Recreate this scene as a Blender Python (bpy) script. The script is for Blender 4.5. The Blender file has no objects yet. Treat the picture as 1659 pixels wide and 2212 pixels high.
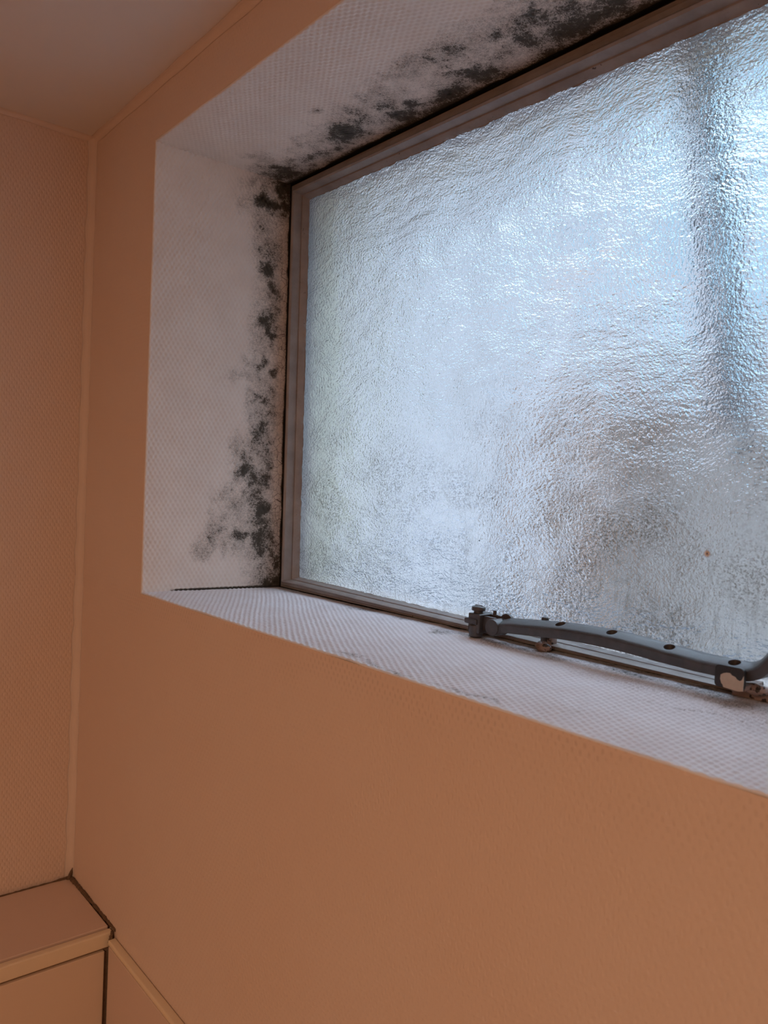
import bpy, bmesh, math, random
import numpy as np
from mathutils import Vector, Matrix
random.seed(7); rng = np.random.default_rng(5)
C = bpy.context.scene.collection
SC = bpy.context.scene
PI = math.pi

# ---------------------------------------------------------------- camera
yaw, pitch, roll = -0.8779, -0.0297, 0.0440
fw = Vector((math.cos(pitch)*math.sin(yaw), math.cos(pitch)*math.cos(yaw), math.sin(pitch)))
r0 = Vector((math.cos(yaw), -math.sin(yaw), 0)); u0 = r0.cross(fw)
rt = r0*math.cos(roll) + u0*math.sin(roll); up = -r0*math.sin(roll) + u0*math.cos(roll)
cd = bpy.data.cameras.new('camera'); cam = bpy.data.objects.new('camera', cd); C.objects.link(cam)
M = Matrix.Identity(4)
for i in range(3):
    M[i][0], M[i][1], M[i][2] = rt[i], up[i], -fw[i]
M.translation = Vector((0.84679, -0.35629, 0.12804)); cam.matrix_world = M
cd.sensor_fit = 'HORIZONTAL'; cd.sensor_width = 36; cd.lens = 36*1704.3/1659
cd.clip_start = 0.01; cd.clip_end = 300
cd.dof.use_dof = True; cd.dof.focus_distance = 0.76; cd.dof.aperture_fstop = 16
SC.camera = cam

# ---------------------------------------------------------------- view, sky, lights
SC.view_settings.view_transform = 'Standard'; SC.view_settings.look = 'None'
SC.view_settings.gamma = 1; SC.view_settings.exposure = 0.25; SC.view_settings.use_curve_mapping = False
SKY_ZENITH = (1.15, 1.34, 1.62); SKY_HORIZON = (0.040, 0.070, 0.092); SKY_STRENGTH = 9.0
LAMP_W = 7.4; LAMP_COL = (1.0, 0.69, 0.46)
SUN_W = 0.0

w = bpy.data.worlds.new('sky'); SC.world = w; w.use_nodes = True
nt = w.node_tree; nt.nodes.clear()
wo = nt.nodes.new('ShaderNodeOutputWorld'); bg = nt.nodes.new('ShaderNodeBackground')
tc = nt.nodes.new('ShaderNodeTexCoord'); sx = nt.nodes.new('ShaderNodeSeparateXYZ'); rp = nt.nodes.new('ShaderNodeValToRGB')
nt.links.new(tc.outputs['Generated'], sx.inputs[0]); nt.links.new(sx.outputs[2], rp.inputs[0])
nt.links.new(rp.outputs[0], bg.inputs[0]); nt.links.new(bg.outputs[0], wo.inputs[0]); bg.inputs[1].default_value = SKY_STRENGTH
e = rp.color_ramp.elements; e[0].position = 0.0; e[0].color = (*SKY_HORIZON, 1); e[1].position = 0.95; e[1].color = (*SKY_ZENITH, 1)
em = e.new(.36); em.color = (.046, .088, .122, 1)
em = e.new(.58); em.color = (.16, .21, .26, 1)

def lamp():
    l = bpy.data.lights.new('ceiling_lamp', 'AREA'); l.shape = 'DISK'; l.size = 0.5; l.energy = LAMP_W; l.color = LAMP_COL
    o = bpy.data.objects.new('ceiling_lamp', l); C.objects.link(o); o.location = (1.15, -1.25, 0.53)
lamp()

# ---------------------------------------------------------------- node helper
class NT:
    def __init__(s, name):
        s.m = bpy.data.materials.new(name); s.m.use_nodes = True; s.t = s.m.node_tree; s.t.nodes.clear()
        s.out = s.n('ShaderNodeOutputMaterial')
    def n(s, ty, ins=None, **kw):
        nd = s.t.nodes.new(ty)
        for k, v in kw.items(): setattr(nd, k, v)
        for k, v in (ins or {}).items(): s.set(nd, k, v)
        return nd
    def set(s, nd, k, v):
        if isinstance(v, bpy.types.NodeSocket): s.t.links.new(v, nd.inputs[k])
        elif isinstance(v, bpy.types.Node): s.t.links.new(v.outputs[0], nd.inputs[k])
        else: nd.inputs[k].default_value = v
    def math(s, op, a, b=0.0, c=None, clamp=False):
        d = {0: a, 1: b}
        if c is not None: d[2] = c
        return s.n('ShaderNodeMath', d, operation=op, use_clamp=clamp).outputs[0]
    def noise(s, vec, scale, detail=3, rough=0.55, dist=0.0):
        return s.n('ShaderNodeTexNoise', {'Vector': vec, 'Scale': scale, 'Detail': detail, 'Roughness': rough, 'Distortion': dist}).outputs[0]
    def smooth(s, v, a, b, lo=0.0, hi=1.0):
        return s.n('ShaderNodeMapRange', {0: v, 1: a, 2: b, 3: lo, 4: hi}, interpolation_type='SMOOTHSTEP').outputs[0]
    def mix(s, f, a, b):
        nd = s.n('ShaderNodeMix', data_type='RGBA')
        s.set(nd, 0, f); s.set(nd, 6, a); s.set(nd, 7, b); return nd.outputs[2]
    def mapping(s, vec, scale=(1, 1, 1), rot=(0, 0, 0), loc=(0, 0, 0)):
        return s.n('ShaderNodeMapping', {'Vector': vec, 'Scale': scale, 'Rotation': rot, 'Location': loc}).outputs[0]
    def obj(s): return s.n('ShaderNodeTexCoord').outputs['Object']
    def uv(s): return s.n('ShaderNodeTexCoord').outputs['UV']
    def attr(s, name): return s.n('ShaderNodeAttribute', attribute_name=name).outputs['Fac']
    def bump(s, h, dist=0.001, st=1.0):
        return s.n('ShaderNodeBump', {'Height': h, 'Distance': dist, 'Strength': st}).outputs[0]
    def pbr(s, col, rough=0.6, normal=None, spec=0.4, metal=0.0, **kw):
        d = {'Base Color': col, 'Roughness': rough, 'Specular IOR Level': spec, 'Metallic': metal}
        if normal is not None: d['Normal'] = normal
        d.update(kw)
        p = s.n('ShaderNodeBsdfPrincipled', d); s.t.links.new(p.outputs[0], s.out.inputs[0]); return s.m

def rgb(*c): return (*c, 1.0)

# weave of the painted glass-fibre wallpaper: staggered dimples
WX, WZ = 0.0056, 0.0092
def weave_nodes(t, a, b):
    ca = t.math('COSINE', t.math('MULTIPLY', a, 2*PI/WX)); cb = t.math('COSINE', t.math('MULTIPLY', b, 2*PI/WZ))
    return t.math('MAXIMUM', t.math('MULTIPLY', ca, cb), 0.0)

def wall_paint(name, ax, bx, tint=(0.80, 0.60, 0.44), weave=1.0, stipple=False):
    t = NT(name); o = t.obj(); s = t.n('ShaderNodeSeparateXYZ', {0: o})
    n = t.n('ShaderNodeTexNoise', {'Vector': o, 'Scale': 90.0, 'Detail': 1.0})
    wob = t.math('MULTIPLY', n.outputs[0], 0.0022)
    h = weave_nodes(t, t.math('ADD', s.outputs[ax], wob), t.math('ADD', s.outputs[bx], wob))
    n2 = t.noise(o, 3.0, 3); n3 = t.noise(o, 420, 2)
    hh = t.math('ADD', t.math('MULTIPLY', h, -0.8*weave), t.math('MULTIPLY', n3, 0.5))
    c = t.mix(t.smooth(n2, .35, .7), rgb(*tint), rgb(tint[0]*.985, tint[1]*.955, tint[2]*.93))
    if stipple:      # weave shade painted brown into the dimples under the sill edge, plus some specks
        z = s.outputs[2]
        band = t.math('MULTIPLY', t.smooth(z, -0.055, -0.006), t.smooth(z, 0.004, -0.001))
        patch = t.smooth(t.noise(t.mapping(o, (1, 1, 3)), 14, 2), .42, .62)
        f = t.math('MULTIPLY', t.math('MULTIPLY', band, patch), t.smooth(h, .15, .8))
        c = t.mix(t.math('MULTIPLY', f, .13), c, rgb(.20, .11, .05))
        sp = t.n('ShaderNodeTexVoronoi', {'Vector': o, 'Scale': 14.0}).outputs[0]
        c = t.mix(t.smooth(sp, .014, .008), c, rgb(.05, .03, .02))
    return t.pbr(c, .62, t.bump(hh, .00045), .25)

def reveal_paint(name, col):
    t = NT(name); uv = t.uv(); g = t.attr('weave'); mo = t.attr('mould'); br = t.attr('brown')
    n1 = t.noise(uv, 900, 3, .65); n2 = t.noise(uv, 400, 3, .6); n3 = t.noise(uv, 120, 4, .65)
    n = t.math('ADD', t.math('ADD', t.math('MULTIPLY', n1, .42), t.math('MULTIPLY', n2, .30)), t.math('MULTIPLY', n3, .28))
    n = t.math('ADD', n, t.math('MULTIPLY', g, 0.03))
    n = t.math('ADD', t.math('MULTIPLY', t.math('SUBTRACT', n, .5), 2.6), .5)
    thr = t.math('SUBTRACT', 1.10, t.math('MULTIPLY', mo, 0.90))
    d = t.math('SUBTRACT', n, thr)
    f = t.smooth(d, -0.08, 0.22)
    soft = t.math('MULTIPLY', t.smooth(d, -0.58, 0.12), .58)     # thin grey film around the colonies
    soft = t.math('MULTIPLY', soft, t.smooth(mo, .05, .3))
    base = t.mix(t.smooth(t.noise(uv, 25, 3), .3, .7), rgb(*col), rgb(col[0]*.95, col[1]*.93, col[2]*.92))
    c = t.mix(soft, base, rgb(.11, .095, .07))
    bf = t.math('MULTIPLY', br, t.smooth(t.noise(t.mapping(uv, (1, 3, 1)), 240, 4, .7), .38, .62))
    c = t.mix(bf, c, rgb(.13, .07, .045))
    c = t.mix(t.math('MULTIPLY', f, .90), c, rgb(.036, .034, .024))
    c = t.mix(t.smooth(mo, 1.05, 1.3), c, rgb(.010, .009, .007))
    cr = t.attr('crack')                                           # hairline cracks in the filler by the frame
    vo = t.n('ShaderNodeTexVoronoi', {'Vector': t.mapping(uv, (1, .8, 1)), 'Scale': 150.0}, feature='DISTANCE_TO_EDGE').outputs[0]
    cf = t.math('MULTIPLY', t.smooth(vo, .035, .012), cr)
    c = t.mix(t.math('MULTIPLY', cf, .8), c, rgb(.07, .04, .03))
    return t.pbr(c, .55, t.bump(t.noise(uv, 1300, 2), .00012), .3)

def frame_paint(name, grime=.5):
    t = NT(name); o = t.obj()
    n = t.noise(o, 35, 4, .6); n2 = t.noise(o, 260, 4, .7)
    c = t.mix(t.smooth(n, .3, .75), rgb(.31, .265, .235), rgb(.22, .185, .165))
    chips = t.smooth(t.math('ADD', t.math('MULTIPLY', n2, .7), t.math('MULTIPLY', t.noise(o, 60, 2), .3)), .70-.07*grime, .73-.07*grime)
    c = t.mix(chips, c, rgb(.035, .018, .012))
    return t.pbr(c, .38, t.bump(t.math('ADD', t.math('MULTIPLY', n2, .4), n), .0006), .5)

def plain(name, col, rough=.6, var=.08, scale=30, bump=.0002, metal=0.0, spec=.4):
    t = NT(name); o = t.obj(); n = t.noise(o, scale, 4)
    c = t.mix(n, rgb(*[x*(1-var) for x in col]), rgb(*[min(1, x*(1+var)) for x in col]))
    return t.pbr(c, rough, t.bump(t.noise(o, scale*8, 3), bump), spec, metal)

def glass_textured():
    t = NT('hammered_glass'); o = t.obj()
    s = t.n('ShaderNodeSeparateXYZ', {0: o}); z = s.outputs[2]; x = s.outputs[0]
    warp = t.n('ShaderNodeTexNoise', {'Vector': o, 'Scale': 9.0, 'Detail': 2.0})
    wv = t.n('ShaderNodeVectorMath', {0: t.n('ShaderNodeVectorMath', {0: warp.outputs[1], 1: (.5, .5, .5)}, operation='SUBTRACT').outputs[0]}, operation='SCALE')
    wv.inputs['Scale'].default_value = .05
    p = t.n('ShaderNodeVectorMath', {0: o, 1: wv.outputs[0]}, operation='ADD').outputs[0]
    peel = t.noise(t.mapping(p, (1, 1, 1.3)), 360, 2, .55)             # orange-peel grain
    rip = t.noise(t.mapping(p, (.7, 1, 1.7), rot=(0, .25, 0)), 42, 3, .5)   # broad ripples
    rip2 = t.noise(p, 14, 1, .5)
    h = t.math('ADD', t.math('MULTIPLY', peel, .50), t.math('ADD', t.math('MULTIPLY', rip, 1.0), t.math('MULTIPLY', rip2, .8)))
    N = t.bump(h, .0042)
    # condensation and dirt: fine dark wet specks in the lower part, run marks near the bottom left
    wet = t.math('MULTIPLY', t.smooth(z, .27, .12), t.smooth(t.noise(o, 17, 3, .6), .36, .62))
    sp = t.smooth(t.noise(t.mapping(o, (1, 1, 1.2)), 620, 3, .7), .47, .58)
    wetf = t.math('MULTIPLY', wet, sp)
    wetf = t.math('MAXIMUM', wetf, t.math('MULTIPLY', t.smooth(z, .12, .05), t.math('MULTIPLY', t.smooth(t.noise(t.mapping(o, (1, 1, .12)), 260, 3, .6), .5, .66), .5)))
    fly = t.smooth(t.n('ShaderNodeTexVoronoi', {'Vector': o, 'Scale': 17.0}).outputs[0], .022, .010)
    # one small rust spot
    dv = t.n('ShaderNodeVectorMath', {0: o, 1: (.5603, .1842, .0915)}, operation='DISTANCE').outputs[1]
    spot = t.smooth(dv, .0035, .0008); core = t.smooth(dv, .0012, .0005)
    tint = rgb(.90, .96, 1.0)
    g = t.n('ShaderNodeBsdfGlass', {'Color': tint, 'Roughness': .15, 'IOR': 1.45, 'Normal': N})
    tr = t.n('ShaderNodeBsdfTranslucent', {'Color': rgb(.93, .96, 1.0), 'Normal': N})
    f = t.math('SUBTRACT', .20, t.math('MULTIPLY', wetf, .18))
    mx = t.n('ShaderNodeMixShader', {0: f, 1: g.outputs[0], 2: tr.outputs[0]})
    dirt = t.n('ShaderNodeBsdfDiffuse', {'Color': t.mix(core, rgb(.55, .26, .05), rgb(.12, .05, .01))})
    film = t.n('ShaderNodeBsdfDiffuse', {'Color': rgb(.10, .11, .11)})
    mf = t.n('ShaderNodeMixShader', {0: t.math('MULTIPLY', wetf, .42), 1: mx.outputs[0], 2: film.outputs[0]})
    m2 = t.n('ShaderNodeMixShader', {0: t.math('MULTIPLY', spot, .85), 1: mf.outputs[0], 2: dirt.outputs[0]})
    dk = t.n('ShaderNodeBsdfDiffuse', {'Color': rgb(.02, .02, .02)})
    m3 = t.n('ShaderNodeMixShader', {0: t.math('MULTIPLY', fly, .8), 1: m2.outputs[0], 2: dk.outputs[0]})
    t.t.links.new(m3.outputs[0], t.out.inputs[0]); return t.m

def glass_back():
    t = NT('smooth_glass'); g = t.n('ShaderNodeBsdfGlass', {'Color': rgb(1, 1, 1), 'Roughness': 0.0, 'IOR': 1.45})
    t.t.links.new(g.outputs[0], t.out.inputs[0]); return t.m

# ---------------------------------------------------------------- mesh helpers
def link(name, verts, faces, mat, parent=None, smooth=False, uvs=None, mats=None, mi=None):
    me = bpy.data.meshes.new(name); me.from_pydata([tuple(v) for v in verts], [], faces)
    for m in (mats or [mat]): me.materials.append(m)
    if mi: me.polygons.foreach_set('material_index', mi)
    if smooth: me.polygons.foreach_set('use_smooth', [True]*len(me.polygons))
    me.update(); o = bpy.data.objects.new(name, me); C.objects.link(o)
    if parent: o.parent = parent
    return o
def frombm(name, bm, mat, parent=None, smooth=False, bevel=0, seg=2):
    me = bpy.data.meshes.new(name); bmesh.ops.recalc_face_normals(bm, faces=bm.faces); bm.to_mesh(me); bm.free()
    me.materials.append(mat)
    if smooth: me.polygons.foreach_set('use_smooth', [True]*len(me.polygons))
    o = bpy.data.objects.new(name, me); C.objects.link(o)
    if parent: o.parent = parent
    if bevel:
        b = o.modifiers.new('b', 'BEVEL'); b.width = bevel; b.segments = seg; b.limit_method = 'ANGLE'; b.angle_limit = .6
        me.polygons.foreach_set('use_smooth', [True]*len(me.polygons)); 
        wn = o.modifiers.new('n', 'WEIGHTED_NORMAL'); wn.keep_sharp = True
    return o
def add_box(bm, a, b, mat=None):
    r = bmesh.ops.create_cube(bm, size=1)
    for v in r['verts']:
        v.co = Vector([(a[i]+b[i])/2 + v.co[i]*(b[i]-a[i]) for i in range(3)])
        if mat is not None: v.co = mat @ v.co
    return r['verts']
def box(name, a, b, mat, parent=None, bevel=0):
    bm = bmesh.new(); add_box(bm, a, b); return frombm(name, bm, mat, parent, bevel=bevel)
def add_cyl(bm, c, r, h, axis='Z', seg=24, r2=None):
    rot = {'Z': Matrix.Identity(4), 'Y': Matrix.Rotation(PI/2, 4, 'X'), 'X': Matrix.Rotation(PI/2, 4, 'Y')}[axis]
    return bmesh.ops.create_cone(bm, cap_ends=True, segments=seg, radius1=r, radius2=r if r2 is None else r2, depth=h, matrix=Matrix.Translation(c) @ rot)['verts']
def empty(name, loc=(0, 0, 0)):
    o = bpy.data.objects.new(name, None); C.objects.link(o); o.location = loc; o.empty_display_size = .05; return o
def thing(o, label, cat, group=None):
    o['label'] = label; o['category'] = cat
    if group: o['group'] = group
    return o
def struct(o): o['kind'] = 'structure'; return o
def keep(child, parent):                   # parent without moving
    child.parent = parent; child.matrix_parent_inverse = Matrix.Translation(parent.location).inverted()
    return child

# ---------------------------------------------------------------- room
D = 0.1762; XR = 1.12; HT = 0.5; RR = 0.0016
XL = -0.1978; CZ = 0.562; LZ = -0.4035; LX = -0.0430
XW = 1.75; YN = -1.75; FZ = -1.75
PEACH = (0.80, 0.635, 0.53)
m_wall = wall_paint('peach_wall_paint_weave', 0, 2, PEACH, .55, True)
m_left = wall_paint('peach_side_wall_paint_weave', 1, 2, PEACH, 1.0)
m_ceil = plain('ceiling_paint', (.86, .78, .71), .7, .02, 6)
m_floor = plain('floor_tiles', (.42, .33, .26), .4, .1, 5)
m_ext = plain('exterior_render', (.56, .53, .40), .8, .06, 8, .001)
m_rev = reveal_paint('painted_weave_with_mould', (.88, .82, .76))
m_sill = reveal_paint('painted_weave_sill', (.88, .88, .92))  # reveal paint with the bluish daylight on the sill put into its colour

# window wall: ring with the opening, 30 cm thick
o0, o1, z0, z1 = -RR-.003, XR+RR, -RR, HT+RR
ring_o = [(XL-.1, FZ), (XW+.1, FZ), (XW+.1, CZ+.1), (XL-.1, CZ+.1)]
ring_i = [(-.0015-RR, z0), (o1, z0), (o1, z1), (-.0042-RR, z1)]
vs, fs = [], []
for y, gg in ((0.0, 0), (0.30, .035)):
    vs += [(a, y, b) for a, b in ring_o] + [(a+(-gg if a < .5 else gg), y, b+(-gg if b < .2 else gg)) for a, b in ring_i]
for i in range(4):
    j = (i+1) % 4
    fs += [(i, j, 4+j, 4+i), (8+i, 12+i, 12+j, 8+j), (i, 8+i, 8+j, j), (4+i, 4+j, 12+j, 12+i)]
wall = struct(link('wall_back', vs, fs, None, mats=[m_wall, m_ext], mi=[0 if k % 4 == 0 else 1 for k in range(16)]))
struct(box('wall_left', (XL-.1, YN, FZ), (XL, 0, CZ), m_left))
struct(box('wall_right', (XW, YN, FZ), (XW+.1, 0, CZ), m_left))
struct(box('wall_front', (XL-.1, YN-.1, FZ), (XW+.1, YN, CZ), m_wall))
struct(box('ceiling', (XL-.1, YN-.1, CZ), (XW+.1, 0, CZ+.1), m_ceil))
struct(box('floor', (XL-.1, YN-.1, FZ-.1), (XW+.1, 0, FZ), m_floor))

# soft painted filler beads where the walls and the ceiling meet
def bead(name, p, q, n1, n2, r, mat):
    p, q, n1, n2 = map(Vector, (p, q, n1, n2)); vs = []; N = 60
    for i in range(N+1):
        c = p.lerp(q, i/N); rr = r*(1+.10*math.sin(i*1.7)+.06*random.uniform(-1, 1))
        vs += [c+n1*rr*(1-math.sin(q*PI/12))+n2*rr*(1-math.cos(q*PI/12)) for q in range(7)]+[c-(n1+n2)*.001]
    fs = []
    for i in range(N):
        for k in range(8): fs.append((i*8+k, i*8+(k+1) % 8, i*8+8+(k+1) % 8, i*8+8+k))
    return struct(link(name, vs, fs, mat, smooth=True))
m_bead = plain('filler_paint', (.80, .64, .535), .55, .03, 40)
bead('trim_1', (XL, 0, LZ), (XL, 0, CZ), (1, 0, 0), (0, -1, 0), .009, m_bead)
bead('trim_2', (XL, 0, CZ), (XW, 0, CZ), (0, -1, 0), (0, 0, -1), .007, m_bead)
bead('trim_3', (XL, 0, CZ), (XL, YN, CZ), (1, 0, 0), (0, 0, -1), .006, m_bead)

# ---------------------------------------------------------------- window reveals: dense grids with real weave relief
def rampv(x, a, b): return np.clip((x-a)/(b-a), 0, 1)
def fn(u, v, sc, seed):                    # cheap value noise
    r = np.random.default_rng(seed); G = r.random((256, 256)); x = u*sc+37.3; y = v*sc+11.7
    xi = np.floor(x).astype(int); yi = np.floor(y).astype(int); fx = x-xi; fy = y-yi
    fx = fx*fx*(3-2*fx); fy = fy*fy*(3-2*fy); g = lambda a, b: G[a % 256, b % 256]
    return (g(xi, yi)*(1-fx)+g(xi+1, yi)*fx)*(1-fy)+(g(xi, yi+1)*(1-fx)+g(xi+1, yi+1)*fx)*fy
def dens(U, V, blobs):
    m = np.zeros_like(U); U, V = U+.016*(fn(U, V, 55, 71)-.5)+.007*(fn(U, V, 160, 73)-.5), V+.022*(fn(U, V, 55, 72)-.5)+.010*(fn(U, V, 160, 74)-.5)
    for (a, b, ra, rb, s) in blobs:
        m = np.maximum(m, s*np.exp(-(((U-a)/ra)**2+((V-b)/rb)**2)))
    return m
def reveal(name, pos, L0, L1, mat, mould, brown, crack, step=.00115, amp=1.45):
    """pos(depth, length, height) -> xyz arrays; depth 0..D, length L0..L1"""
    d = np.concatenate([[0, .0001, .0004, .0009, .0015, .0022, .003], np.arange(.004, D+.012, step)])
    l = np.arange(L0, L1+step/2, step); Dd, Ll = np.meshgrid(d, l, indexing='ij')
    a = Dd + .0007*fn(Dd, Ll, 120, 1)+.0025*fn(Dd, Ll, 12, 2); b = Ll + .0010*fn(Dd, Ll, 100, 3)+.004*fn(Dd, Ll, 9, 4)
    c1 = np.cos(2*PI*a/WX)*np.cos(2*PI*b/WZ); dim = np.maximum(c1, 0)**.8
    thread = np.cos(2*PI*a/(WX/2))*.12
    fade = 1-.85*rampv(Dd, D-.030-.02*fn(Dd, Ll, 20, 6), D-.008)
    h = amp*(-.00060*dim+.00018*np.maximum(-c1, 0)+.00020*thread)*fade*rampv(Dd, .0, .003)
    h += .0009*(fn(Dd, Ll, 22, 8)-.5)+.0004*(fn(Dd, Ll, 70, 9)-.5)+.00015*(fn(Dd, Ll, 500, 10)-.5)
    X, Y, Z = pos(Dd, Ll, h)
    n, k = Dd.shape; co = np.stack([X, Y, Z], -1).reshape(-1, 3)
    idx = np.arange(n*k).reshape(n, k)
    q = np.stack([idx[:-1, :-1], idx[1:, :-1], idx[1:, 1:], idx[:-1, 1:]], -1).reshape(-1, 4)
    me = bpy.data.meshes.new(name); me.vertices.add(len(co)); me.vertices.foreach_set('co', co.ravel())
    me.loops.add(q.size); me.loops.foreach_set('vertex_index', q.ravel())
    me.polygons.add(len(q)); me.polygons.foreach_set('loop_start', np.arange(0, q.size, 4)); me.polygons.foreach_set('loop_total', np.full(len(q), 4))
    me.update(calc_edges=True); me.polygons.foreach_set('use_smooth', np.ones(len(q), bool))
    uvl = me.uv_layers.new(name='UVMap'); uv = np.stack([Dd.ravel(), Ll.ravel()], -1)[q.ravel()]; uvl.data.foreach_set('uv', uv.ravel())
    for nm, arr in (('weave', dim), ('mould', mould(Dd, Ll)), ('brown', brown(Dd, Ll)), ('crack', crack(Dd, Ll))):
        at = me.attributes.new(nm, 'FLOAT', 'POINT'); at.data.foreach_set('value', np.ascontiguousarray(arr, dtype=np.float32).ravel())
    me.materials.append(mat); o = bpy.data.objects.new(name, me); C.objects.link(o); o.parent = wall
    return o
def edge(Dd):                              # rounded outer arris
    t = np.clip(Dd, 0, RR); return RR-np.sqrt(np.maximum(RR*RR-(RR-t)**2, 0))

# left reveal
def xl(y, z):
    s = y/D; t = z/HT
    return (-.0015*(1-t)-.0042*t)*(1-s)+(.0092*(1-t)-.0024*t)*s
def pos_l(Dd, Ll, h): return xl(Dd, Ll)-edge(Dd)+h, Dd, Ll
BL = [(.134, .470, .018, .016, .85), (.153, .470, .018, .014, .95), (.139, .440, .010, .018, .55), (.141, .4215, .012, .02, .72),
      (.151, .379, .013, .03, .85), (.160, .350, .010, .03, .7), (.147, .3224, .012, .022, .72), (.140, .265, .010, .018, .72), (.162, .272, .009, .010, .85),
      (.118, .262, .018, .012, .42), (.132, .231, .010, .012, .75), (.155, .225, .016, .03, .62), (.147, .1756, .018, .028, .72), (.125, .140, .014, .018, .80),
      (.144, .125, .018, .025, .72), (.144, .096, .020, .022, .78), (.120, .062, .020, .018, .68), (.150, .060, .020, .03, .78), (.167, .038, .012, .02, .75),
      (.089, .0675, .012, .016, .60), (.075, .045, .015, .012, .40), (.105, .10, .018, .02, .45), (.115, .17, .012, .02, .42), (.172, .49, .012, .03, 1.3), (.172, .003, .014, .016, 1.2), (.155, .015, .02, .02, .5)]
def mould_l(u, v):
    m = np.minimum(.62*dens(u, v, BL)+.55*dens(u, v, [(a, b, ra*1.9, rb*1.7, s*.8) for a, b, ra, rb, s in BL]), .86)*(.76+.74*fn(u, v, 75, 21)*(.6+.8*fn(u, v, 220, 22)))
    m *= 1-.55*rampv(u, .160, .170)*rampv(.46-v, 0, .02)*rampv(v, .03, .06)
    m = np.maximum(m, .58*np.exp(-((u-.148)/.026)**2)*(.45+.85*fn(u, v, 30, 23)))
    m = np.maximum(m, 1.6*rampv(u, D-.0055+.0035*fn(u, v, 90, 25), D-.001))
    m = np.maximum(m, 1.2*rampv(.0030-v, 0, .0015)*rampv(u, .03, .04))
    return m
zero = lambda u, v: np.zeros_like(u)
reveal('left_reveal', pos_l, -RR, HT+.002, m_rev, mould_l, lambda u, v: .5*rampv(u, .168, .176), lambda u, v: rampv(u, .155, .166)*(.35+.65*(fn(u, v, 25, 31) > .45)))

# head of the opening
def pos_h(Dd, Ll, h): return Ll, Dd, HT+edge(Dd)-h+(.0008-.0026*rampv(.15-Ll, 0, .15))*Dd/D*0
BH = [(.0866, .186, .006, .006, .62), (.115, .030, .018, .02, .60), (.148, .030, .025, .04, .95), (.140, .161, .028, .035, .85), (.120, .205, .02, .03, .60), (.120, .239, .022, .035, .70),
      (.1577, .237, .022, .04, .95), (.108, .341, .02, .035, .68), (.100, .300, .014, .03, .50), (.155, .322, .024, .05, .95), (.1136, .3845, .02, .03, .68), (.1456, .406, .026, .04, .85), (.116, .43, .02, .03, .74),
      (.154, .467, .03, .05, .98), (.128, .4655, .024, .03, .82), (.15, .10, .022, .04, .8), (.115, .10, .012, .02, .45), (.13, .54, .03, .06, .85), (.15, .65, .03, .1, .85), (.14, .8, .03, .1, .8), (.15, .95, .03, .1, .8)]
def mould_h(u, v):
    m = np.minimum(.5*dens(u, v, BH)+.55*dens(u, v, [(a, b, ra*1.3, rb*1.9, s*.9) for a, b, ra, rb, s in BH]), .80)*(.62+.75*fn(u, v, 75, 41)*(.6+.8*fn(u, v, 220, 42)))
    m = np.maximum(m, .95*rampv(u, .138+.02*fn(u, v, 30, 43), .172)*(.6+.6*fn(u, v, 45, 44)))
    return np.maximum(m, 1.7*rampv(u, D-.0130+.0085*fn(u, v, 60, 45), D-.002))
reveal('head_reveal', pos_h, -.006, XR, m_rev, mould_h, lambda u, v: .45*rampv(u, .165, .176), lambda u, v: rampv(.012-v, 0, .01)*rampv(u, .09, .15)*.9)

# sill
def pos_s(Dd, Ll, h): return Ll, Dd, -edge(Dd)*1.0+h-.0006*Dd/D
BS = [(.1476, .3275, .010, .014, .62), (.151, .345, .006, .02, .55), (.1607, .3894, .008, .03, .72), (.160, .43, .010, .04, .68), (.155, .46, .012, .03, .55), (.165, .52, .010, .05, .7), (.160, .575, .018, .03, .62),
      (.150, .61, .016, .05, .55), (.0075, .375, .004, .022, .62), (.006, .42, .0035, .03, .55), (.0065, .50, .003, .04, .40), (.165, .19, .008, .05, .50), (.165, .26, .008, .04, .5), (.17, .8, .01, .2, .6), (.165, .04, .02, .03, .45)]
def mould_s(u, v):
    m = dens(u, v, BS)*(.75+.5*fn(u, v, 60, 51))
    m = np.maximum(m, .18*fn(u, v, 20, 55))
    m = np.maximum(m, .8*rampv(u, D-.010, D-.004)*fn(u, v, 50, 57)*rampv(v, .04, .12))
    return np.maximum(m, 1.6*rampv(u, D-.0035+.002*fn(u, v, 80, 53), D-.0008))
def brown_s(u, v):
    return dens(u, v, [(.155, .40, .014, .09, .55), (.145, .56, .030, .07, .38), (.102, .597, .0018, .03, .8), (.104, .625, .002, .02, .7), (.12, .63, .03, .04, .35), (.15, .7, .03, .1, .4)])
reveal('window_sill', pos_s, -.006, XR, m_sill, mould_s, brown_s, zero, amp=1.9)
box('right_reveal', (XR, 0.002, -.003), (XR+.02, D+.02, HT+.003), m_rev, wall)
# outer reveal in cream render, seen through the glass
vs, fs = [], []
for y, g in ((D+.030, 0), (.30, .012)):
    vs += [(.012-g, y, -.002-g), (XR-.01+g, y, -.002-g), (XR-.01+g, y, .495+g), (.012-g, y, .495+g)]
for i in range(4): fs.append((i, (i+1) % 4, 4+(i+1) % 4, 4+i))
for i in range(4):
    vs.append((vs[i][0]+(-.03 if i in (0, 3) else .03), D+.030, vs[i][2]+(-.03 if i < 2 else .03)))
for i in range(4): fs.append((i, 8+i, 8+(i+1) % 4, (i+1) % 4))
link('outer_reveal', vs, fs, None, wall, mats=[m_ext, plain('slate_outer_sill', (.050, .060, .075), .8, .1, 20, .001)], mi=[1, 0, 0, 0, 1, 0, 0, 0])

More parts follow.
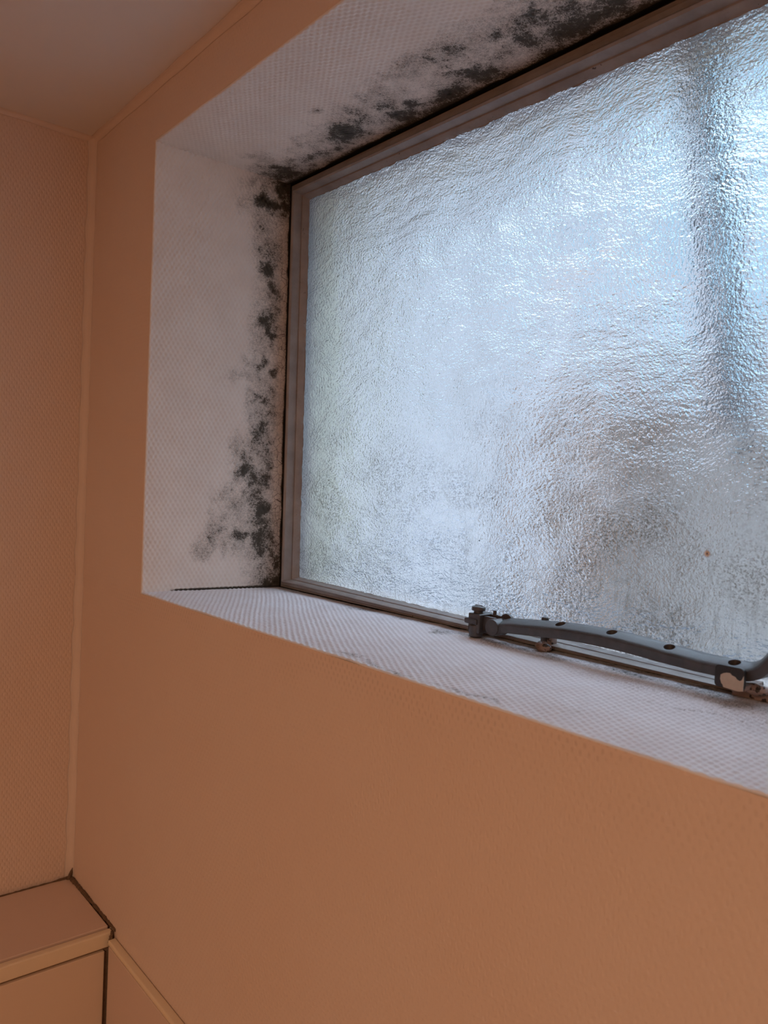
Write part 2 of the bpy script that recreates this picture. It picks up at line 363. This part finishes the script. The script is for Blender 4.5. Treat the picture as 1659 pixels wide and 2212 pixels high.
# ---------------------------------------------------------------- window
win = struct(empty('window_1', (.55, D, 0)))
GY = D+.008
OUT = [Vector((.0085, 0, -.0012)), Vector((XR-.004, 0, -.0012)), Vector((XR-.004, 0, .5000)), Vector((-.0030, 0, .5000))]   # at D
INN = [Vector((.0368, 0, .0142)), Vector((XR-.04, 0, .0005)), Vector((XR-.04, 0, .4640)), Vector((.0263, 0, .4778))]
INN[1].z = .0142+(.0074-.0154)/(.5486-.0368)*(INN[1].x-.0368)
INN[2].z = .4778+(.4711-.4778)/(.5818-.0263)*(INN[2].x-.0263)
def profile(name, pts, mat, rag=0.0, step=.004, seed=1):
    """sweep cross-section pts [(t, dy)] round the four sides, mitred at the corners; rag roughens the last point"""
    rg = np.random.default_rng(seed); vs, fs = [], []; n = len(pts); rings = 0
    for s in range(4):
        a0, a1, b0, b1 = OUT[s], OUT[(s+1) % 4], INN[s], INN[(s+1) % 4]
        N = max(2, int((a1-a0).length/step)); w0 = 0.0
        for i in range(N):
            f = i/N; w0 = .75*w0+.25*rg.uniform(-1, 1)
            for k, (t, dy) in enumerate(pts):
                tt = t+(rag*(w0*1.6+rg.uniform(-.3, .3)) if k == n-1 or k == 0 and rag and t > .9 else 0)
                p = a0.lerp(a1, f).lerp(b0.lerp(b1, f), tt); vs.append((p.x, D+dy, p.z))
            rings += 1
    for r in range(rings):
        for k in range(n-1):
            q = (r+1) % rings; fs.append((r*n+k, r*n+k+1, q*n+k+1, q*n+k))
    o = link(name, vs, fs, mat, smooth=False); keep(o, win)
    o.data.polygons.foreach_set('use_smooth', [True]*len(o.data.polygons))
    sh = o.modifiers.new('e', 'EDGE_SPLIT'); sh.split_angle = .5
    return o
m_frame = frame_paint('taupe_frame_paint', 1.1); m_sash = frame_paint('taupe_sash_paint', .05); m_putty = frame_paint('old_putty', .9)
m_gap = plain('black_mould_and_gap_shade', (.012, .010, .008), .9, .4, 300, .001)
profile('gap_seal_and_shade', [(-.20, .004), (-.06, .003), (.03, .0015), (.10, .003), (.16, .012)], m_gap)
profile('gap_seal_and_shade', [(.235, .0045), (.27, .0035), (.32, .0045)], m_gap)  # black strip added in the open frame/sash groove to stand for its shade
profile('window_frame', [(.10, .030), (.10, .000), (.12, -.0014), (.245, -.0014), (.258, .000), (.258, .030)], m_frame)
profile('sash', [(.305, .030), (.305, -.003), (.325, -.0045), (.54, -.0050), (.59, -.0085), (.66, -.0100), (.73, -.0085), (.80, .0005), (.82, .002), (.82, .030)], m_sash)
profile('putty', [(.80, .001), (.86, .0010), (.93, .0035), (1.0, .0082), (1.03, .0086)], m_putty, .05, .0022)
# pane: 4 mm slab, textured on the room side
g = [(.020, -.006), (XR-.03, -.018), (XR-.03, .482), (.012, .490)]
vs = [(a, GY+.0005, b) for a, b in g]+[(a, GY+.0045, b) for a, b in g]
fs = [(0, 1, 2, 3), (7, 6, 5, 4)]+[(i, i+4, (i+1) % 4+4, (i+1) % 4) for i in range(4)]
pane = link('glass_pane', vs, fs, None, mats=[glass_textured(), glass_back()], mi=[0, 1, 1, 1, 1, 1])
keep(pane, win); pane['label'] = 'hammered frosted glass'

# ---------------------------------------------------------------- casement stay
def black_metal():
    t = NT('worn_black_iron'); o = t.obj(); n = t.noise(o, 120, 4, .6)
    c = t.mix(t.smooth(n, .35, .7), rgb(.040, .034, .032), rgb(.062, .052, .048))
    return t.pbr(c, t.smooth(n, .3, .7, .34, .46), t.bump(t.noise(o, 700, 3), .00010), .65)
def chipped(name, base, chip, lo, hi, sc=110):
    t = NT(name); o = t.obj(); n = t.noise(o, sc, 3, .55)
    c = t.mix(t.smooth(n, lo, hi), rgb(*base), rgb(*chip)); return t.pbr(c, .45, t.bump(t.smooth(n, lo, hi), .0004), .5)
m_iron = black_metal()
stay = thing(empty('window_stay', (.365, .155, .006)), 'dark iron casement stay with pierced arm lying along the bottom of the window frame', 'window stay')
YF, YB = .1475, .1625
path = [(.385, .0152), (.394, .0158), (.405, .0185), (.420, .0202), (.4395, .0221), (.460, .0240), (.4781, .0249), (.497, .0252), (.5135, .0250), (.530, .0242), (.546, .0231),
        (.561, .0222), (.5757, .0214), (.590, .0212), (.603, .0211), (.611, .0222), (.617, .0255), (.6235, .0335), (.632, .0430), (.642, .0500), (.654, .0540), (.668, .0550), (.682, .0535)]
path = [(a-.0012*0, b) for a, b in path]
def arm():
    P = [Vector((a, 0, b)) for a, b in path]
    # subdivide with Catmull-Rom
    Q = []
    for i in range(len(P)-1):
        p0, p1, p2, p3 = P[max(i-1, 0)], P[i], P[i+1], P[min(i+2, len(P)-1)]
        for k in range(4):
            t = k/4; Q.append(.5*((2*p1)+(p2-p0)*t+(2*p0-5*p1+4*p2-p3)*t*t+(3*p1-p0-3*p2+p3)*t**3))
    Q.append(P[-1]); vs, fs = [], []
    sec = [(YF, -.0074), (YF-.0005, -.0064), (YF-.0006, -.0016), (YF+.0004, -.0003), (YF+.0025, .0008), ((YF+YB)/2, .0026), (YB-.003, .0040), (YB-.0003, .0036), (YB, -.0064), (YB-.0005, -.0074)]
    n = len(sec)
    for i, q in enumerate(Q):
        tg = (Q[min(i+1, len(Q)-1)]-Q[max(i-1, 0)]).normalized(); nn = Vector((-tg.z, 0, tg.x))
        f = min(1, max(0, (q.x-.62)/.06)); yc = (YF+YB)/2
        for (y, h) in sec:
            yy = yc+(y-yc)*(1-.25*f)*(.8+.2*min(1, (q.x-.385)/.03)); p = q+nn*(h if h > -.003 else h*(1+.15*math.sin(PI*min(1, (q.x-.385)/.2)))); vs.append((p.x, yy, p.z))
    for i in range(len(Q)-1):
        for k in range(n): fs.append((i*n+k, (i+1)*n+k, (i+1)*n+(k+1) % n, i*n+(k+1) % n))
    fs.append(tuple(range(n))); fs.append(tuple((len(Q)-1)*n+k for k in reversed(range(n))))
    o = link('arm', vs, fs, m_iron); bm = bmesh.new(); bm.from_mesh(o.data); bmesh.ops.recalc_face_normals(bm, faces=bm.faces); bm.to_mesh(o.data); bm.free()
    return o
armo = arm()
# holes drilled through
bm = bmesh.new()
for hx in (.4570, .5045, .5520, .5990): add_cyl(bm, (hx, .1552, .02), .0040, .06)
cut = frombm('cutter', bm, m_iron)
bmod = armo.modifiers.new('holes', 'BOOLEAN'); bmod.operation = 'DIFFERENCE'; bmod.object = cut; bmod.solver = 'EXACT'
dg = bpy.context.evaluated_depsgraph_get(); me = bpy.data.meshes.new_from_object(armo.evaluated_get(dg)); armo.modifiers.clear(); armo.data = me; me.name = 'arm'
bpy.data.objects.remove(cut)
me.polygons.foreach_set('use_smooth', [True]*len(me.polygons)); es = armo.modifiers.new('e', 'EDGE_SPLIT'); es.split_angle = .6
keep(armo, stay)
# hinge eye, fork and pivot block
bm = bmesh.new(); add_cyl(bm, (.3910, (YF+YB)/2, .0130), .0072, YB-YF+.001, 'Y', 32); keep(frombm('hinge_eye', bm, m_iron, bevel=.0008), stay)
bm = bmesh.new(); add_cyl(bm, (.3935, .1640, .0175), .0070, .004, 'Y', 28); add_box(bm, (.374, .1622, .012), (.391, .1662, .0215)); keep(frombm('fork', bm, m_iron, bevel=.0010), stay)
bm = bmesh.new()
add_box(bm, (.3600, .1500, .0040), (.3740, .1715, .0215)); add_box(bm, (.3570, .1480, .0120), (.3720, .1700, .0170)); add_box(bm, (.372, .1550, .0070), (.386, .1600, .0200))
add_cyl(bm, (.3665, .1540, .0060), .0060, .011)
keep(frombm('pivot_block', bm, m_iron, bevel=.0013, seg=3), stay)
bm = bmesh.new(); add_cyl(bm, (.3650, .1580, .0250), .0062, .0030, seg=28); add_cyl(bm, (.3650, .1580, .0225), .0040, .004)
bmesh.ops.create_uvsphere(bm, u_segments=24, v_segments=10, radius=.0062, matrix=Matrix.Translation((.3650, .1580, .0262)) @ Matrix.Diagonal((1, 1, .30, 1)))
add_box(bm, (.3608, .1574, .0270), (.3692, .1586, .0284))
sc = keep(frombm('screw', bm, m_iron, bevel=.0005), stay)
bm = bmesh.new(); add_cyl(bm, (.3790, .1640, .0225), .0016, .005, seg=14); keep(frombm('rivet', bm, m_iron, bevel=.0004), stay)

# pegs on the frame
m_chip = chipped('chipped_peg_paint', (.30, .20, .16), (.03, .02, .015), .56, .60, 260)
def blob(bm, c, r, s, jit=.12):
    rr = bmesh.ops.create_icosphere(bm, subdivisions=3, radius=r, matrix=Matrix.Translation(c) @ Matrix.Diagonal((*s, 1)))
    for v in rr['verts']: v.co = Vector(c)+(v.co-Vector(c))*(1+jit*math.sin(v.co.x*1900)*math.cos(v.co.z*2300+v.co.y*1700))
peg = thing(empty('stay_peg', (.4330, .163, 0)), 'small upright peg on a chipped brown foot, behind the stay arm near its pivot', 'stay peg')
bm = bmesh.new(); blob(bm, (.4345, .1640, .0030), .0075, (1, .75, .62)); add_box(bm, (.4300, .1660, .002), (.4400, .1740, .0150)); keep(frombm('foot', bm, m_chip, smooth=True), peg)
bm = bmesh.new(); add_cyl(bm, (.4330, .1660, .0155), .0030, .024, seg=20); keep(frombm('pin', bm, m_iron, bevel=.0012), peg)

m_cream = chipped('cream_paint_chipped_to_black', (.42, .34, .27), (.012, .011, .010), .50, .515, 75)
peg2 = thing(empty('stay_bracket', (.590, .146, .006)), 'square stay catch in chipped black and cream paint below the hole at the handle end', 'stay catch')
bm = bmesh.new()
# plate: rounded rectangle facing the room with chipped lower part
vsn = 0
def rrect(bm, x0, x1, z0, z1, y0, y1, r, n=5):
    pts = []
    for cx, cz, a0 in ((x1-r, z0+r, -PI/2), (x1-r, z1-r, 0), (x0+r, z1-r, PI/2), (x0+r, z0+r, PI)):
        for k in range(n+1):
            a = a0+PI/2*k/n; pts.append((cx+r*math.cos(a), cz+r*math.sin(a)))
    A = [bm.verts.new((a, y0, b)) for a, b in pts]; B = [bm.verts.new((a, y1, b)) for a, b in pts]
    bm.faces.new(A); bm.faces.new(B[::-1])
    for i in range(len(A)): bm.faces.new((A[i], B[i], B[(i+1) % len(A)], A[(i+1) % len(A)]))
rrect(bm, .5925, .6120, .0085, .0232, .1420, .1455, .0028)
keep(frombm('plate', bm, chipped('black_catch_paint', (.014, .013, .012), (.05, .045, .04), .66, .70, 200), bevel=.0006), peg2)
bm = bmesh.new()      # remaining flake of cream paint, raised a little
fl = [(.5990, .0090), (.6035, .0087), (.6090, .0083), (.6118, .0090), (.6120, .0150), (.6119, .0188), (.6108, .0160), (.6095, .0152), (.6078, .0158), (.6065, .0172), (.6042, .0178), (.6030, .0190), (.6005, .0188), (.5985, .0180), (.5968, .0168), (.5966, .0140), (.5975, .0115), (.5985, .0105)]
A = [bm.verts.new((a, .14175, b)) for a, b in fl]; B = [bm.verts.new((a, .1424, b)) for a, b in fl]
bm.faces.new(A); bm.faces.new(B[::-1])
for i in range(len(A)): bm.faces.new((A[i], B[i], B[(i+1) % len(A)], A[(i+1) % len(A)]))
fo = keep(frombm('paint_flake', bm, plain('cream_paint', (.50, .40, .31), .5, .1, 300)), peg2); fo['label'] = 'remnant of cream paint'
bm = bmesh.new(); add_box(bm, (.596, .1455, .0085), (.6115, .1715, .0115)); add_box(bm, (.594, .164, .0), (.640, .1730, .0085)); blob(bm, (.612, .158, .0085), .0055, (1.6, 1, .7)); keep(frombm('mounting_lug', bm, m_chip, bevel=.001), peg2)

# ---------------------------------------------------------------- tiled ledge
m_tile = plain('glazed_tile_top', (.74, .56, .46), .16, .02, 12, .00005, spec=.5)
m_tile2 = plain('glazed_tile_front', (.80, .62, .47), .16, .02, 12, .00005, spec=.5)
m_trim = plain('tile_trim_cream', (.86, .70, .50), .3, .04, 60, .0001)
m_grout = plain('dark_brown_grout', (.30, .20, .13), .85, .3, 120, .001)
led = thing(empty('tiled_ledge', ((XL+LX)/2, -.4, FZ)), 'boxed-in tiled ledge with cream edge trim in the lower left corner', 'ledge')
T = .018
core = box('core', (XL+.003, YN, FZ), (LX-.006, -.0005, LZ-.006), m_grout); keep(core, led)
ly = -.0035; k = 0
while ly > YN+.02:
    b = keep(box('top_tile', (XL+.002, max(YN, ly-.398), LZ-.007), (LX-.0125, ly, LZ), m_tile, bevel=.0012), led); ly -= .400
keep(box('edge_trim', (LX-.010, YN, LZ-T-.001), (LX, -.0020, LZ-.0012), m_trim, bevel=.0020), led)
ly = -.0110; 
while ly > YN+.02:
    zz = LZ-T-.0045
    for r in range(4): keep(box('front_tile', (LX-.008, max(YN, ly-.398), zz-.398), (LX-.0010, ly, zz), m_tile2, bevel=.0012), led); zz -= .402
    ly -= .402
# window-wall tiling to the right of the ledge
tw = struct(empty('trim_4', (.5, 0, LZ)))
TZ = LZ-.0075
keep(box('grout_bed', (LX-.004, -.0055, FZ), (XW, 0.0, TZ-.012), m_grout), tw)
keep(box('edge_trim', (LX+.0035, -.0100, TZ-.0020-.004), (XW, -.0003, TZ), m_trim, bevel=.0018), tw)
tx = LX+.0045
while tx < XW-.05:
    zz = TZ-.0075
    for r in range(3): keep(box('wall_tile', (tx, -.0092, zz-.398), (min(XW, tx+.398), -.0006, zz), m_tile, bevel=.0012), tw); zz -= .402
    tx += .402
# mouldy sealant beads along the ledge
def rope(name, p, q, r, mat, parent, n=80, seed=3, kind='tube', rr=None):
    rg = np.random.default_rng(seed); p, q = Vector(p), Vector(q); vs, fs = [], []
    ax = (q-p).normalized(); a = ax.cross(Vector((0, 0, 1))).normalized(); b = a.cross(ax); S = 7; wv = 0
    for i in range(n+1):
        wv = .6*wv+.4*rg.uniform(-1, 1); c = p.lerp(q, i/n); R = r*(1+.55*wv)*(rr(i/n) if rr else 1)
        for k in range(S): an = 2*PI*k/S; vs.append(c+(a*math.cos(an)+b*math.sin(an))*R*rg.uniform(.8, 1.2))
    for i in range(n):
        for k in range(S): fs.append((i*S+k, i*S+(k+1) % S, i*S+S+(k+1) % S, i*S+S+k))
    fs += [tuple(range(S))[::-1], tuple(n*S+k for k in range(S))]
    return keep(link(name, vs, fs, mat, smooth=True), parent)
m_seal = plain('mouldy_sealant', (.19, .115, .065), .8, .5, 200, .001)
s1 = rope('sealant', (XL+.0050, -.0020, LZ+.0003), (LX+.002, -.0005, LZ+.0003), .0020, m_seal, led, seed=3, rr=lambda t: 1.5-t*.5)
s2 = rope('sealant', (XL+.0032, 0, LZ+.0003), (XL+.0032, -.5, LZ+.0003), .0010, m_seal, led, n=200, seed=4, rr=lambda t: 1.0+1.6*math.exp(-t*40))
rope('sealant', (XL+.0062, -.0055, LZ-.001), (XL+.0062, -.0010, LZ+.014), .0030, m_seal, led, n=14, seed=6, rr=lambda t: 1.1-.95*t)
rope('sealant', (LX+.002, -.0045, LZ+.0005), (LX+.0045, -.0085, TZ-.004), .0018, m_seal, led, n=12, seed=8)

# ---------------------------------------------------------------- outside
GZ = -1.9
def grey(n, c, s=3, var=.15): return plain(n, c, .85, var, s, .003)
struct(box('ground', (-30, .3, GZ-.1), (20, 40, GZ), grey('paving', (.17, .19, .23))))
hs = thing(empty('neighbour_house', (-8, 5, GZ)), 'pale rendered house wall seen blurred through the left half of the frosted glass', 'house')
keep(box('wall', (-14.0, 3.4, GZ), (-2.9, 8, 3.2), grey('pink_grey_render', (.42, .37, .35))), hs)
keep(box('roof', (-14.2, 3.2, 3.2), (-2.7, 8.2, 3.4), grey('roof_slab', (.3, .3, .33))), hs)
gw = thing(empty('garden_wall', (.2, .62, GZ)), 'low weathered wall with a rust-brown coping seen blurred through the lower right of the glass', 'garden wall')
keep(box('wall', (0.043, .62, GZ), (1.9, .74, 0.253), grey('weathered_wall', (.42, .385, .37), 9, .35)), gw)
keep(box('coping', (0.033, .59, 0.253), (1.92, .77, 0.271), grey('rusty_coping', (.55, .24, .10), 16, .5)), gw)
# leaning bar close outside the glass, under the outer head
bm = bmesh.new(); pa, pb = Vector((.5010, .245, .492)), Vector((.5462, .245, .175)); dv = pb-pa
bmesh.ops.create_cone(bm, cap_ends=True, segments=20, radius1=.0105, radius2=.0085, depth=dv.length, matrix=Matrix.Translation((pa+pb)/2) @ dv.to_track_quat('Z', 'Y').to_matrix().to_4x4())
thing(frombm('hanging_pipe', bm, plain('dull_grey_pipe', (.10, .12, .15), .6), smooth=True), 'dark slanting pipe seen as a blurred stripe behind the upper right of the glass', 'pipe')
# brown things standing between the window and the garden wall
for nm, lab, c, rad, hi, col in (
    ('rusty_post', 'thin rust-brown post seen as an orange streak above the wide brown smudge behind the glass', (0.290, 0.370, 0.009, 0.240), .0, .0, (.62, .26, .07)),
    ('rusty_drum', 'brown drum seen as a wide dull brown smudge low behind the middle of the glass', (0.247, 0.450, 0.030, 0.187), .0, .0, (.26, .14, .07)),
    ('planter', 'grey-brown tub seen as a dull smudge right of the brown one behind the glass', (0.360, 0.430, 0.022, 0.203), .0, .0, (.20, .14, .10))):
    x, y, rad, hi = c; bm = bmesh.new()
    add_cyl(bm, (x, y, (GZ+hi)/2), rad, hi-GZ, seg=28); add_cyl(bm, (x, y, hi-.004), rad*1.1, .008, seg=28)
    thing(frombm(nm, bm, plain(nm+'_surface', col, .8, .45, 30, .001), bevel=.002), lab, nm.split('_')[-1])
